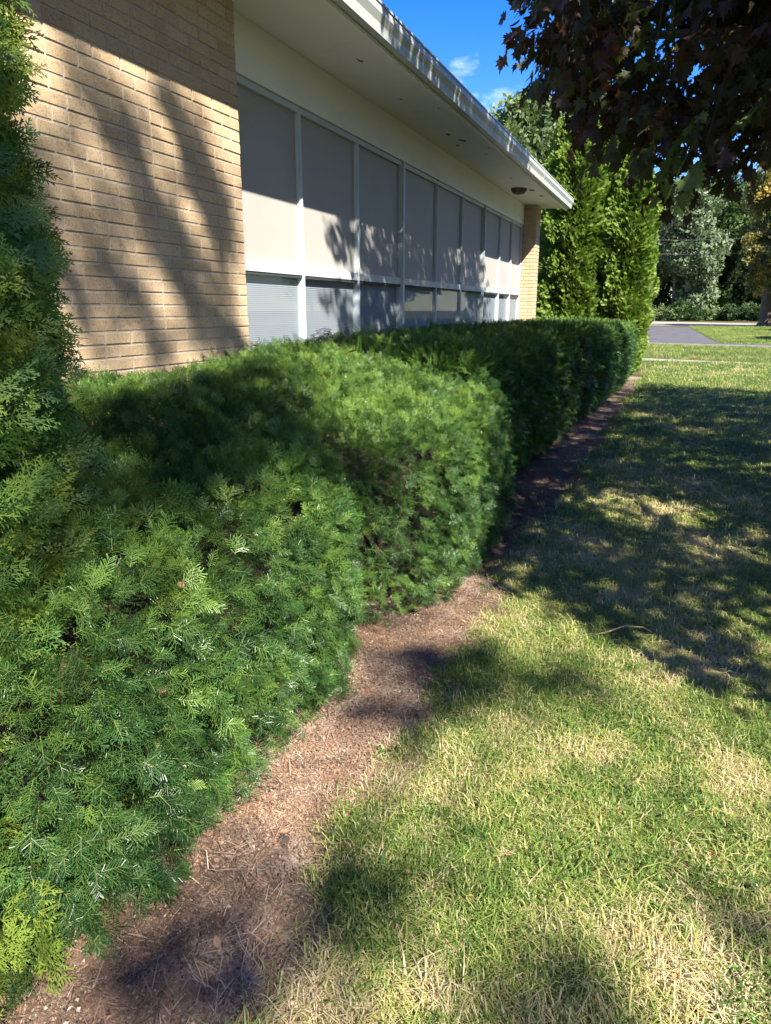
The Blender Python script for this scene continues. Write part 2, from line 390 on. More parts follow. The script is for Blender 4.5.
# shared brick meshes (full, half), local origin at the brick's centre
def brick_mesh(name, ln):
    mb = MB(); brick_box(mb, -.05, 0, -ln/2, ln/2, -(CH-JT)/2, (CH-JT)/2)
    me = bpy.data.meshes.new(name); me.from_pydata(mb.v, [], mb.f); me.materials.append(M['brick']); return me
full = brick_mesh('brick_full', BL-JT); half = brick_mesh('brick_half', BL/2-JT)
rest = MB(); nb = 0
for c in range(0, 53):
    z = c*CH + CH/2; y = WY1; first = (c % 2 == 1); k = 0
    if z + CH/2 > 3.555: break
    while y > -2.9:
        if k == 0 and first: ln = BL/2
        elif random.random() < .10: ln = BL/2
        else: ln = BL
        yc = y - ln/2; k += 1; y -= ln
        dx = random.uniform(-.0022, .0022)
        if 1.33 < z and yc > 2.62 + max(0, (z-1.5))*.10 and nb < 300:
            o = bpy.data.objects.new('brick', full if ln == BL else half)
            o.location = (W+dx+2.92, yc-8, z); o.rotation_euler = (random.uniform(-.004, .004), 0, random.uniform(-.006, .006))
            link(o, wall); nb += 1
        elif yc > 1.2:
            brick_box(rest, W-.05+dx, W+dx, yc-(ln-JT)/2, yc+(ln-JT)/2, z-(CH-JT)/2, z+(CH-JT)/2)
o = rest.obj('brickwork', M['brick'], wall); o['kind'] = 'stuff'
# end column
CY0, CY1 = 15.30, 15.72
colm = MB().box(WW-.25, W-.007, CY0+.007, CY1, 0, 3.56).obj('end_column', M['mortar'], bld)
mb = MB()
for c in range(52):
    z0 = c*CH+JT/2; z1 = z0+CH-JT; off = (c % 2)*BL/2
    y = CY0 - (0 if c % 2 else BL/2)
    while y < CY1-.01:
        a, b = max(y, CY0)+JT/2, min(y+BL, CY1)-JT/2
        if b-a > .02: brick_box(mb, W-.05, W, a, b, z0, z1)
        y += BL
    xs = W - (BL/2 if c % 2 else BL)
    x1 = W-.0005
    while x1 > WW-.02:
        x0 = max(xs, WW-.1)
        mb.box(x0+JT/2, x1-JT/2, CY0, CY0+.05, z0, z1); x1 = xs; xs -= BL
o = mb.obj('brickwork', M['brick'], colm); o['kind'] = 'stuff'
# building end wall and base wall under the windows
MB().box(-14, WW-.25, CY1-.3, CY1, 0, 3.56).obj('end_wall', M['mortar'], bld)
MB().box(WW-.2, WW+.02, WY1, CY0, 0, 1.16).obj('sill_wall', M['mortar'], bld)
# windows: bays between mullions
MY = [4.66, 5.95, 7.15, 8.42, 9.74, 10.94, 12.22, 13.42, 14.36, 15.27]
ZT0, ZT1, ZTOP, ZB = 1.885, 1.955, 3.14, 1.20
thick = {3: .028, 6: .019}
for i in range(len(MY)):
    hw = thick.get(i, .0115)
    dpt = .034 if i in thick else .016
    MB().box(WW-.06, WW+dpt, MY[i]-hw, MY[i]+hw, 1.16, 3.19).obj('mullion', M['alu'], bld)
for i in range(len(MY)-1):
    y0, y1 = MY[i]+thick.get(i, .0115), MY[i+1]-thick.get(i+1, .0115)
    # frame of the bay: head, transom, sill and side beads
    fb = MB()
    fb.box(WW-.05, WW+.010, y0, y1, ZTOP, 3.186)
    fb.box(WW-.05, WW+.012, y0, y1, ZT0, ZT1)
    fb.box(WW-.05, WW+.020, y0, y1, 1.162, ZB)
    for a, b in ((y0, y0+.012), (y1-.012, y1)):
        fb.box(WW-.05, WW+.008, a, b, ZT1, ZTOP); fb.box(WW-.05, WW+.008, a, b, ZB+.0, ZT0)
    win = fb.obj('window', M['alu'], bld)
    MB().box(WW-.03, WW-.024, y0+.012, y1-.012, ZT1, ZTOP).obj('shade_panel', M['panel'], win)
    MB().box(WW-.004, WW+.006, y0+.012, y1-.012, ZT0-.026, ZT0-.001).obj('shade_strip', M['shade_strip'], win)
    MB().add([(WW-.010, y0+.012, ZB), (WW-.010, y1-.012, ZB), (WW-.010, y1-.012, ZT0-.027), (WW-.010, y0+.012, ZT0-.027)], [(0, 1, 2, 3)]).obj('glass_pane', M['glass'], win)
    bl = MB(); n = 42
    for k in range(n):
        z = ZB + .012 + k*(ZT0-.03-ZB-.02)/n
        bl.add([(WW-.044, y0+.014, z+.0165), (WW-.044, y1-.014, z+.0165), (WW-.040, y1-.014, z+.000), (WW-.040, y0+.014, z+.000)], [(0, 1, 2, 3)])
    bl.box(WW-.075, WW-.06, y0, y1, ZB, ZT0)
    bl.obj('blind', M['blind'], win)
# header band, soffit, fascia, gutter, roof
MB().box(WW-.2, WW+.03, WY1, CY0-.002, 3.19, 3.575).obj('header_band', M['band'], bld)
YE0, YE1 = -4.0, 15.95
soff = MB().prism([(WW-.3, 3.577), (-2.345, 3.535), (-2.345, 3.60), (WW-.3, 3.65)], YE0, YE1-.02).obj('soffit', M['soffit'], bld)
for y in (6.1, 9.3, 12.5):
    MB().box(WW+.04, -2.36, y-.004, y+.004, 3.535, 3.562)
fas = MB().prism([(-2.344, 3.500), (-2.305, 3.500), (-2.305, 3.70), (-2.344, 3.70)], YE0, YE1).obj('fascia_board', M['soffit'], bld)
gp = [(-2.304, 3.530), (-2.235, 3.530), (-2.222, 3.590), (-2.196, 3.640), (-2.196, 3.690), (-2.188, 3.692), (-2.188, 3.706), (-2.206, 3.706), (-2.206, 3.66), (-2.24, 3.60), (-2.25, 3.545), (-2.304, 3.545)]
gut = MB().prism(gp, YE0, YE1+.02).obj('gutter', M['gutter'], bld)
MB().prism([(-2.303, 3.5505), (-2.252, 3.5505), (-2.208, 3.66), (-2.303, 3.66)], YE1+.005, YE1+.024).obj('end_cap', M['gutter'], gut)
for y in (1.2, 6.45, 9.2, 12.6):
    MB().prism([(-2.3035, 3.526), (-2.232, 3.526), (-2.218, 3.590), (-2.192, 3.640), (-2.192, 3.688), (-2.2, 3.69), (-2.226, 3.595), (-2.238, 3.534), (-2.3035, 3.534)], y, y+.03).obj('gutter_seam', M['gutter'], gut)
MB().prism([(-14, 4.2), (-2.30, 3.715), (-2.30, 3.735), (-14, 4.25)], YE0, YE1).obj('roof', M['roof'], bld)
# fixture and peeled spots on the soffit
yl = 13.2; xl = -2.72
lampb = MB()
lampb.tube([(xl, yl, 3.556), (xl, yl, 3.53), (xl, yl, 3.50), (xl, yl, 3.47), (xl, yl, 3.455)], [.13, .135, .12, .09, .03], 14)
lampb.obj('soffit_lamp', M['lamp_brown'], bld, True)
def soff_z(x): return 3.577 + (x-(WW-.3))*(3.535-3.577)/(-2.345-(WW-.3))
for (x, y, r) in [(-2.62, 6.2, .05), (-2.70, 9.0, .07), (-2.62, 9.35, .09), (-2.76, 9.6, .05), (-2.55, 10.2, .04), (-2.55, 13.4, .11), (-2.5, 14.1, .09), (-2.62, 12.1, .04), (-2.45, 7.8, .035), (-2.42, 9.8, .03), (-2.7, 7.4, .03)]:
    n = 11; pts = []
    for k in range(n):
        t = 2*math.pi*k/n; rr = r*random.uniform(.35, 1.0)
        px, py = x+rr*math.cos(t)*.6, y+rr*math.sin(t)*1.4
        pts.append((px, py, soff_z(px)-.0025))
    mesh_obj('peeled_patch', pts, [tuple(range(n))[::-1]], M['peel'], soff)

# ------------------------------------------------------------------ foliage templates
def yew_sprig(seed, ln=.10, side=True, radial=False):
    """a shoot with comb-like flat needles; returns verts, faces and how many faces are stem"""
    r = random.Random(seed); v = []; f = []; sv = []; sf = []
    def spray(base, d, L_, nrm, nd):
        d = d.normalized(); s = d.cross(nrm).normalized(); nrm = s.cross(d)
        at_ = lambda t: base + d*(L_*t) + nrm*(-.12*L_*t*t)
        for i in range(4):
            b = len(sv); w0, w1 = .0007*(1-i/6), .0007*(1-(i+1)/6); p, q = at_(i/4), at_((i+1)/4)
            sv.extend([p-s*w0+nrm*.0006, p+s*w0+nrm*.0006, q+s*w1+nrm*.0006, q-s*w1+nrm*.0006]); sf.append((b, b+1, b+2, b+3))
        for k in range(nd):
            for sg in (-1, 1):
                t = (k+.5+.22*sg)/nd; p = at_(t)
                nl = .0245*(1-.35*t**4)*(.6+.4*min(1, t*4))*r.uniform(.82, 1.12)
                a = math.radians(r.uniform(48, 68) - 24*t); up = r.uniform(-.6, 1.0) if radial else r.uniform(-.05, .45)
                nd_ = (d*math.cos(a) + s*(sg*math.sin(a)) + nrm*up).normalized()
                wv = nd_.cross(nrm).normalized()*.00105
                m = p + nd_*(nl*.82) - nrm*(.03*nl); tp = p + nd_*nl - nrm*(.08*nl)
                b = len(v); v.extend([p+wv*.6, m+wv, tp, m-wv, p-wv*.6]); f.append((b, b+1, b+2, b+3, b+4))
        # closing tuft at the tip
    n = Vector((0, 0, 1)); spray(Vector((0, 0, 0)), Vector((0, 1, 0)), ln, n, int(ln/.0060))
    if side:
        for k in range(r.choice((1, 2, 2))):
            t = r.uniform(.12, .5); sg = (-1)**k; l2 = ln*r.uniform(.5, .72)
            spray(Vector((0, ln*t, -.1*ln*t*t)), Vector((sg*r.uniform(.6, .95), .75, r.uniform(-.05, .2))), l2, Vector((r.uniform(-.3, .3), 0, 1)), int(l2/.0060))
    nstem = len(sf); o = len(sv)
    return sv + v, sf + [tuple(i+o for i in q) for q in f], nstem
def yew_template(i):
    v, f, ns = yew_sprig(i, .046+.006*i, i % 3 != 1, i % 2 == 1)
    t = template('yew_sprig_%d' % i, v, f, M['yew']); t.data.materials.append(M['yew_shoot'])
    t.data.polygons.foreach_set('material_index', [1]*ns + [0]*(len(f)-ns)); return t
YEW = [yew_template(i) for i in range(6)]
def yew_far(seed):
    # a coarser tuft: several sprigs with fewer, broader needles
    r = random.Random(seed); v = []; f = []
    for k in range(6):
        d = Vector((r.uniform(-.8, .8), 1, r.uniform(-.3, .5))).normalized(); s = d.cross(Vector((0, 0, 1))).normalized(); n = s.cross(d)
        b0 = Vector((r.uniform(-.05, .05), r.uniform(-.04, .04), r.uniform(-.03, .03))); L_ = r.uniform(.07, .11)
        for j in range(9):
            t = (j+.5)/9; p = b0+d*(L_*t)
            for sg in (-1, 1):
                nd = (d*.6+s*sg*.8+n*r.uniform(0, .4)).normalized(); wv = nd.cross(n).normalized()*.0026; nl = .026*(1-.35*t)
                b = len(v); v.extend([p, p+nd*nl*.55+wv, p+nd*nl, p+nd*nl*.55-wv]); f.append((b, b+1, b+2, b+3))
    return v, f
YEWF = [template('yew_tuft_%d' % i, *yew_far(20+i), M['yew']) for i in range(4)]
def thuja_spray(seed, mat, ln=.13, wmul=1.0):
    r = random.Random(seed); v = []; f = []
    def strip(p, d, L_, w0):
        nrm = Vector((0, 0, 1)); s = d.cross(nrm).normalized()
        q = p + d*L_; m = p + d*(L_*.6)
        b = len(v); v.extend([p-s*w0*.7, m-s*w0, q, m+s*w0, p+s*w0*.7]); f.append((b, b+1, b+2, b+3, b+4))
    def grow(p, d, L_, lvl, wd):
        n = (7, 4, 0)[lvl]
        bend = r.uniform(-.25, .25)
        prev = p
        for i in range(max(n, 1)):
            t = (i+1)/max(n, 1)
            dd = Vector((d.x*math.cos(bend*t)-d.y*math.sin(bend*t), d.x*math.sin(bend*t)+d.y*math.cos(bend*t), d.z - .10*t)).normalized()
            q = prev + dd*(L_/max(n, 1)); strip(prev, dd, L_/max(n, 1)*1.12, wd)
            if lvl < 2 and i < n:
                for sg in (-1, 1):
                    if lvl == 1 and r.random() < .25: continue
                    a = sg*math.radians(r.uniform(32, 50)); cd = Vector((dd.x*math.cos(a)-dd.y*math.sin(a), dd.x*math.sin(a)+dd.y*math.cos(a), dd.z+r.uniform(-.14, .14))).normalized()
                    grow(prev, cd, L_*(.50 if lvl == 0 else .42)*(1-.55*t+.12)*r.uniform(.8, 1.15), lvl+1, wd*.92)
            prev = q
    grow(Vector((0, 0, 0)), Vector((0, 1, 0)), ln, 0, .0017*wmul)
    return v, f
THU = [template('arborvitae_spray_%d' % i, *thuja_spray(40+i, None), M['thuja']) for i in range(4)]
THF = [template('arborvitae_clump_%d' % i, *thuja_spray(50+i, None, .13, 2.2), M['thuja_far']) for i in range(4)]
def maple_leaf(v, f, base, d, nrm, L_, r):
    d = d.normalized(); s = d.cross(nrm).normalized(); nrm = s.cross(d)
    out_ = [(0, 0), (.16, -.06), (.42, -.10), (.30, .10), (.58, .26), (.40, .30), (.47, .55), (.25, .47), (.20, .68), (.10, .66), (0, 1.0)]
    full_ = out_ + [(-x, y) for x, y in out_[-2:0:-1]]
    b = len(v); dr = r.uniform(.05, .3)
    for x, y in full_:
        v.append(base + s*(x*L_) + d*(y*L_) + nrm*(L_*(.22*abs(x)*r.uniform(.5, 1.2) - dr*y*y)))
    c = len(v); v.append(base + d*(.28*L_)); n = len(full_)
    for i in range(n): f.append((c, b+i, b+(i+1) % n))
def leaf_twig(seed, nleaf, L_, spread):
    r = random.Random(seed); v = []; f = []
    pts = [Vector((0, spread*1.6*t, -.25*spread*t*t)) for t in (0, .5, 1)]
    for i in range(2):
        b = len(v); v.extend([pts[i]+Vector((-.003, 0, 0)), pts[i]+Vector((.003, 0, 0)), pts[i+1]+Vector((.002, 0, 0)), pts[i+1]+Vector((-.002, 0, 0))]); f.append((b, b+1, b+2, b+3))
    for k in range(nleaf):
        t = (k+.5)/nleaf; p = Vector((0, spread*1.6*t, -.25*spread*t*t)); sg = (-1)**k
        d = Vector((sg*r.uniform(.4, 1), r.uniform(.1, .9), r.uniform(-.75, -.05))).normalized()
        pe = p + d*(spread*r.uniform(.25, .5))
        maple_leaf(v, f, pe, (d+Vector((0, 0, -.35))), Vector((r.uniform(-.4, .4), r.uniform(-.4, .4), 1)), L_*r.uniform(.7, 1.1), r)
    return v, f
MAPLE = [template('maple_twig_%d' % i, *leaf_twig(70+i, 12, .095, .22), M['maple']) for i in range(4)]
SHADE = [template('shade_twig_%d' % i, *leaf_twig(80+i, 9, .12, .24), M['shade_leaf']) for i in range(3)]
def far_clump(seed, n=26, rad=.5, ls=.17):
    r = random.Random(seed); v = []; f = []
    for k in range(n):
        p = Vector((r.gauss(0, 1), r.gauss(0, 1), r.gauss(0, .8))); p = p.normalized()*rad*r.random()**.5
        d = Vector((r.gauss(0, 1), r.gauss(0, 1), r.gauss(0, 1)-.3)).normalized(); s = d.orthogonal().normalized()
        l = ls*r.uniform(.6, 1.3); b = len(v)
        v.extend([p-d*l, p+s*l*.55+d*l*.1, p+d*l, p-s*l*.55+d*l*.1]); f.append((b, b+1, b+2, b+3))
    return v, f
def far_set(nm, mat): return [template('%s_%d' % (nm, i), *far_clump(90+i), M[mat]) for i in range(3)]
BGD, BGS, BGG, BGY = far_set('dark_clump', 'bg_dark'), far_set('silver_clump', 'bg_silver'), far_set('green_clump', 'bg_green'), far_set('yellow_clump', 'bg_yellow')
def grass_tuft(seed, n, h, rad, lean, wd=.0019):
    r = random.Random(seed); v = []; f = []
    for k in range(n):
        a = r.uniform(0, 6.283); p = Vector((r.gauss(0, rad), r.gauss(0, rad), 0)); d = Vector((math.cos(a), math.sin(a), 0))
        s = Vector((-d.y, d.x, 0))*wd*r.uniform(.6, 1.3); hh = h*r.uniform(.5, 1.2); ln = lean*r.uniform(.35, 1.3)
        m = p + d*(ln*hh*.35) + Vector((0, 0, hh*.6)); t = p + d*(ln*hh*1.0) + Vector((0, 0, hh*(1.0-.50*min(ln, 1.75))))
        b = len(v); v.extend([p-s, p+s, m+s*.8, m-s*.8, t]); f.append((b, b+1, b+2, b+3)); f.append((b+3, b+2, b+4))
    return v, f
GRASS = [template('grass_tuft_%d' % i, *grass_tuft(110+i, 11, .046, .018, (1.2, 1.7, 2.3, .8)[i], .0014), M['grass']) for i in range(4)]
THATCH = [template('thatch_%d' % i, *grass_tuft(120+i, 9, .034, .026, 2.8, .0009), M['grass']) for i in range(3)]
TALL = [template('tall_tuft_%d' % i, *grass_tuft(130+i, 12, .066, .018, 1.5, .0020), M['grass']) for i in range(2)]
def weed(seed):
    r = random.Random(seed); v = []; f = []
    for k in range(7):
        a = r.uniform(0, 6.283); d = Vector((math.cos(a), math.sin(a), r.uniform(.15, .7))).normalized(); s = d.cross(Vector((0, 0, 1))).normalized()
        l = r.uniform(.02, .04); p = d*.008; n = s.cross(d); b = len(v)
        v.extend([p, p+d*l*.35+s*l*.22, p+d*l*.75+s*l*.16, p+d*l-n*l*.1, p+d*l*.75-s*l*.16, p+d*l*.35-s*l*.22, p+d*l*.5-n*l*.06]); c = b+6
        for i in range(6): f.append((c, b+i, b+(i+1) % 6))
    return v, f
WEED = [template('weed_%d' % i, *weed(140+i), M['weed']) for i in range(3)]
def litter(seed, n, ln, rad):
    r = random.Random(seed); v = []; f = []
    for k in range(n):
        a = r.uniform(0, 6.283); p = Vector((r.gauss(0, rad), r.gauss(0, rad), abs(r.gauss(0, .004))+.0015)); d = Vector((math.cos(a), math.sin(a), r.uniform(-.18, .28)))
        s = Vector((-d.y, d.x, 0))*.0009*r.uniform(.7, 1.6); l = ln*r.uniform(.5, 1.3); m = p+d*l*.5+Vector((0, 0, .002)); q = p+d*l
        b = len(v); v.extend([p-s, p+s, m+s, m-s, q+s*.6, q-s*.6]); f.append((b, b+1, b+2, b+3)); f.append((b+3, b+2, b+4, b+5))
    return v, f
LIT = [template('needle_litter_%d' % i, *litter(150+i, 16, .021, .025), M['needles']) for i in range(3)]
def flakes(seed, n=12, rad=.035):
    r = random.Random(seed); v = []; f = []
    for k in range(n):
        p = Vector((r.gauss(0, rad), r.gauss(0, rad), r.uniform(.001, .006))); a = r.uniform(0, 6.283); l = r.uniform(.002, .0075)
        d = Vector((math.cos(a), math.sin(a), r.uniform(-.4, .4))); q = Vector((-d.y, d.x, r.uniform(-.4, .4)))*r.uniform(.35, .8); b = len(v)
        t = Vector((0, 0, l*.8))
        v.extend([p-d*l, p-q*l, p+d*l*r.uniform(.6, 1.1), p+q*l, p+t]); f.extend([(b, b+1, b+4), (b+1, b+2, b+4), (b+2, b+3, b+4), (b+3, b, b+4)])
    return v, f
FLK = [template('soil_crumb_%d' % i, *flakes(170+i), M['needles']) for i in range(3)]
STRAW = [template('straw_litter_%d' % i, *litter(160+i, 9, .055, .03), M['needles']) for i in range(2)]

# ------------------------------------------------------------------ yew shrubs and hedge
def smoothstep(a, b, x): t = np.clip((x-a)/(b-a), 0, 1); return t*t*(3-2*t)
PROF_NEAR = [(-2.74, .80), (-2.72, 1.20), (-2.55, 1.29), (-2.15, 1.25), (-1.75, 1.13), (-1.45, 1.07), (-.13, 1.00), (-.02, .84), (.0, .52), (-.01, .24), (-.07, .03)]
PROF_FAR = [(-2.74, .80), (-2.73, 1.30), (-2.62, 1.37), (-2.1, 1.36), (-1.6, 1.35), (-.22, 1.33), (-.07, 1.26), (-.01, 1.08), (.0, .6), (-.07, .2), (-.16, .03)]
def profile(prof, f, u, hs=1.0):
    """X,z on the cross section; entries with x > -1 are measured from the front face f"""
    P = np.array([((f+x) if x > -1 else min(x, f-.25), z*hs) for x, z in prof])
    d = np.r_[0, np.cumsum(np.linalg.norm(np.diff(P, axis=0), axis=1))]; t = u*d[-1]
    return np.interp(t, d, P[:, 0]), np.interp(t, d, P[:, 1]), d[-1]
def yew_part(name, label, y0, y1, ffun, prof, n, tmpl, size, seed, hfun=None, lo_u=0.0, group=None, cat='shrub', bumpy=.028):
    root = empty(name, (-1.9, (y0+y1)/2, 0)); tag(root, label, cat, group)
    # surface by (y, u); rounded ends
    def pos(y, u):
        e0 = np.clip((y-y0)/.35, 0, 1); e1 = np.clip((y1-y)/.35, 0, 1)
        rd = np.sqrt(np.clip(1-(1-e0)**2, 0, 1))*np.sqrt(np.clip(1-(1-e1)**2, 0, 1))
        f = ffun(y) - .42*(1-rd); hs = (hfun(y) if hfun else 1.0)*(1-.16*(1-rd))
        x, z, ln = profile(prof, f, u, hs); return np.array([x, y, z]), ln
    yy = rng.uniform(y0+.01, y1-.01, n); uu = rng.uniform(lo_u, 1, n)
    P = np.empty((n, 3)); Nn = np.empty((n, 3)); e = .02
    for i in range(n):
        p, _ = pos(yy[i], uu[i]); a, _ = pos(yy[i], min(uu[i]+e, 1)); b, _ = pos(yy[i], max(uu[i]-e, 0))
        c, _ = pos(min(yy[i]+.06, y1-.005), uu[i]); d, _ = pos(max(yy[i]-.06, y0+.005), uu[i])
        P[i] = p; Nn[i] = np.cross(a-b, c-d)
    Nn = vnorm(Nn); Nn *= np.where((Nn[:, 2:3] + Nn[:, 0:1]) < 0, -1, 1)
    lump = fbm(P, 3.2, seed, 2); fine = fbm(P, 8.5/size, seed+2, 2)
    P = P + Nn*(bumpy*lump + .050*np.clip(fine, -.8, .8))[:, None] - Nn*(rng.random(n)**1.4*.16)[:, None]
    kp = (fine > -.10) | (rng.random(n) < .22)          # pockets between the shoots
    P, Nn, n = P[kp], Nn[kp], int(kp.sum())
    P[:, 2] = np.maximum(P[:, 2], .03)
    side = np.clip(1-Nn[:, 2], 0, 1)[:, None]
    tang = rng.normal(0, 1, (n, 3)); tang = tang - Nn*np.sum(tang*Nn, axis=1, keepdims=True); tang = vnorm(tang)
    D = Nn*1.0 + tang*rng.uniform(.1, 1.25, (n, 1)) + np.array([0, 0, 1])*(.45-.62*side) + rng.normal(0, .22, (n, 3))
    Z = Nn*.7 + np.array([0, 0, 1.0])*.7 + rng.normal(0, .45, (n, 3))
    P = P - vnorm(D)*(.045*size)
    tint = np.clip(.46 + .34*fbm(P, 5, seed+5, 2) + rng.normal(0, .11, n) + .20*(1-side[:, 0]), 0, 1)  # upward-facing sprigs tinted lighter, a sunlit top put into the leaf colour
    tint = np.where(rng.random(n) < .004, .9, tint)
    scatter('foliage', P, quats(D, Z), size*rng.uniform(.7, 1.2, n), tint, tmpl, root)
    # inner twig mass, coloured near black to imitate shade between the shoots
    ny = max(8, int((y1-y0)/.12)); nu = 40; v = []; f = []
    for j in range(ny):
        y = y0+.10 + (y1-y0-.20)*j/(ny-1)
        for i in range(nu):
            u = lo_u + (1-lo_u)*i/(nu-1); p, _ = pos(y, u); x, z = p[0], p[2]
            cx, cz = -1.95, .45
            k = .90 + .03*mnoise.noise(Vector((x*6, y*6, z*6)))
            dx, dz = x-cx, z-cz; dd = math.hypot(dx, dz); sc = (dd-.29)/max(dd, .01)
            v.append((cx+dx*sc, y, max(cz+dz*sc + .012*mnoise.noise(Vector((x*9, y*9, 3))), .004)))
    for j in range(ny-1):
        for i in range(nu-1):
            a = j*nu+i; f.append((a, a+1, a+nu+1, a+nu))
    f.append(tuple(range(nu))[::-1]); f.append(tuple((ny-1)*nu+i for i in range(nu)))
    mesh_obj('dark_twig_core', v, f, M['core'], root)
    # stems
    mb = MB(); y = y0+.35
    while y < y1-.2:
        for k in range(3):
            bx, by = -1.75+random.uniform(-.2, .2), y+random.uniform(-.1, .1)
            mb.tube([(bx, by, -.01), (bx+random.uniform(-.1, .25), by+random.uniform(-.15, .15), .35), (bx+random.uniform(-.2, .35), by+random.uniform(-.3, .3), .75)], [.022, .016, .008], 6)
        y += .75
    mb.obj('stems', M['yew_stem'], root)
    return root
def f_a(y): return -1.12 + .03*np.sin(y*2.3) - .20*smoothstep(2.5, 3.1, y)
def f_b(y): return -1.33 + .34*smoothstep(2.9, 3.8, y) - .05*smoothstep(4.9, 5.4, y)
def f_c(y): return -1.26 + .36*smoothstep(5.5, 18.5, y) + .02*np.sin(y*1.7)
def h_a(y): return 1.0 + .02*np.sin(y*3)
def h_b(y): return 1.00 + .06*smoothstep(3.2, 4.6, y)
YG = 'yews planted along the wall'
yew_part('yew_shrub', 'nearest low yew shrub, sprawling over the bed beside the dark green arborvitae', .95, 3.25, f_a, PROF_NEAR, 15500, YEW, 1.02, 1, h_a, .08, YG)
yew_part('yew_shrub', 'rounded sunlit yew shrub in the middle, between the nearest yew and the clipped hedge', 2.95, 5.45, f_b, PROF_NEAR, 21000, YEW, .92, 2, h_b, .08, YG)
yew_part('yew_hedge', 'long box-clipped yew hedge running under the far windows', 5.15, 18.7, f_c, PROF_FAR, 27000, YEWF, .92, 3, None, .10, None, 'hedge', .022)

# ------------------------------------------------------------------ arborvitae
def arborvitae(label, x, y, h, rfun, n, tmpl, size, seed, tint0, lump=.12, group=None, zmin=.05, ls=2.6, bulge=None):
    root = empty('arborvitae', (x, y, 0)); tag(root, label, 'arborvitae', group)
    z = rng.random(n)**1.1*(h-zmin)+zmin; th = rng.uniform(0, 2*math.pi, n)
    r = np.array([rfun(a) for a in z])
    if bulge: r = r + bulge[0]*np.exp(-(np.angle(np.exp(1j*(th-bulge[1])))**2/.10 + (z-bulge[2])**2/.03))
    D0 = np.stack([np.cos(th), np.sin(th), np.zeros(n)], 1)
    Pb = np.stack([x+D0[:, 0]*r, y+D0[:, 1]*r, z], 1)
    lu = fbm(Pb*np.array([1, 1, .75]), ls, seed, 3)
    rr = r*(1+lump*lu) - rng.random(n)**2*.16*size
    P = np.stack([x+D0[:, 0]*rr, y+D0[:, 1]*rr, z], 1)
    tang = np.stack([-D0[:, 1], D0[:, 0], np.zeros(n)], 1)
    D = D0*rng.uniform(.55, 1.0, (n, 1)) + np.array([0, 0, 1])*rng.uniform(-.15, .75, (n, 1)) + tang*rng.normal(0, .32, (n, 1))
    Z = tang*rng.choice([-1, 1], (n, 1))*rng.uniform(.3, 1, (n, 1)) + D0*.35 + np.array([0, 0, .5])
    P = P - vnorm(D)*.06*size
    tint = np.clip(tint0 + .35*lu + rng.normal(0, .17, n), 0, 1)
    scatter('foliage', P, quats(D, Z), size*rng.uniform(.7, 1.25, n), tint, tmpl, root)
    nz, na = 26, 20; v = []; f = []
    for j in range(nz):
        zz = zmin*.5 + (h-.25)*j/(nz-1); r0 = max(rfun(min(zz+.02, h-.02))-(.16 if h < 5 else .27), .02)
        for k in range(na):
            t = 2*math.pi*k/na; q = Vector((x+math.cos(t)*r0, y+math.sin(t)*r0, zz*.75)); rr_ = max(r0*(1+.10*mnoise.noise(q*3)), .015)
            v.append((x+math.cos(t)*rr_, y+math.sin(t)*rr_, zz))
    for j in range(nz-1):
        for k in range(na): k2 = (k+1) % na; f.append((j*na+k, j*na+k2, (j+1)*na+k2, (j+1)*na+k))
    f.append(tuple(range(na))[::-1]); f.append(tuple((nz-1)*na+k for k in range(na)))
    mesh_obj('dark_twig_core', v, f, M['core_t'], root)
    MB().tube([(x, y, -.02), (x, y, .5), (x, y, h*.6)], [.08, .07, .03], 10).obj('trunk', M['bark'], root)
    return root
def r_near(z): return .735 - .05*min(z, 1.2) - .10*math.exp(-((z-.62)/.33)**2) - .055*max(0, z-1.2) if z < 3.4 else max(.59*(4.6-z)/1.2, .03)
arborvitae('dark green arborvitae standing close at the left edge in front of the brick wall', -2.05, 1.11, 4.5, r_near, 16000, THU, 1.0, 11, .54, .10, None, .05, 3.4, (.05, -.26, .18))
AVG = 'arborvitae beyond the end of the hedge'
def rf(h, r, base=.75): return lambda z: max(r*(base+(1-base)*min(1, z/1.5))*min(1, ((h-z)/(h*.34)))**.7, .04)
arborvitae('tall yellow-green arborvitae nearest the building corner, leftmost of the three', -2.75, 20.2, 7.0, rf(7.0, .80), 23000, THF, 1.0, 12, .70, .30, AVG, .1, 2.6)
arborvitae('middle yellow-green arborvitae of the three beyond the hedge end', -2.05, 20.6, 6.7, rf(6.7, .78), 18000, THF, 1.0, 13, .58, .30, AVG, .1, 2.6)
arborvitae('rightmost yellow-green arborvitae at the end of the hedge, beside the open lawn', -1.40, 20.2, 5.8, rf(5.9, .64, .62), 17000, THF, 1.0, 14, .68, .30, AVG, .1, 2.6)

# ------------------------------------------------------------------ trees
S1 = np.array(SUN)/SUN.x            # towards the sun, per metre of +x
def cast_ground(P, z=0.0): t = (P[:, 2]-z)/S1[2]; return P[:, :2] - S1[:2]*t[:, None]
def limb_path(a, b, sag=.0, n=6, wob=.12):
    a, b = Vector(a), Vector(b); L_ = (b-a).length; pts = []
    for i in range(n+1):
        t = i/n; p = a.lerp(b, t) + Vector((random.uniform(-1, 1), random.uniform(-1, 1), random.uniform(-1, 1)))*(wob*L_/n if 0 < i < n else 0)
        p.z += sag*math.sin(math.pi*t); pts.append(p)
    return pts
# purple maple at the right, crown overhanging the lawn
mt = empty('purple_maple', (5.3, 6.9, 0)); tag(mt, 'dark purple-leaved maple overhanging the lawn from the right', 'tree')
cc = np.array([4.3, 5.9, 5.4]); rad = np.array([5.15, 6.1, 3.7])
n = 14000
d = vnorm(rng.normal(0, 1, (n, 3))); rr = rng.random(n)**.28
P = cc + d*rad*rr[:, None]
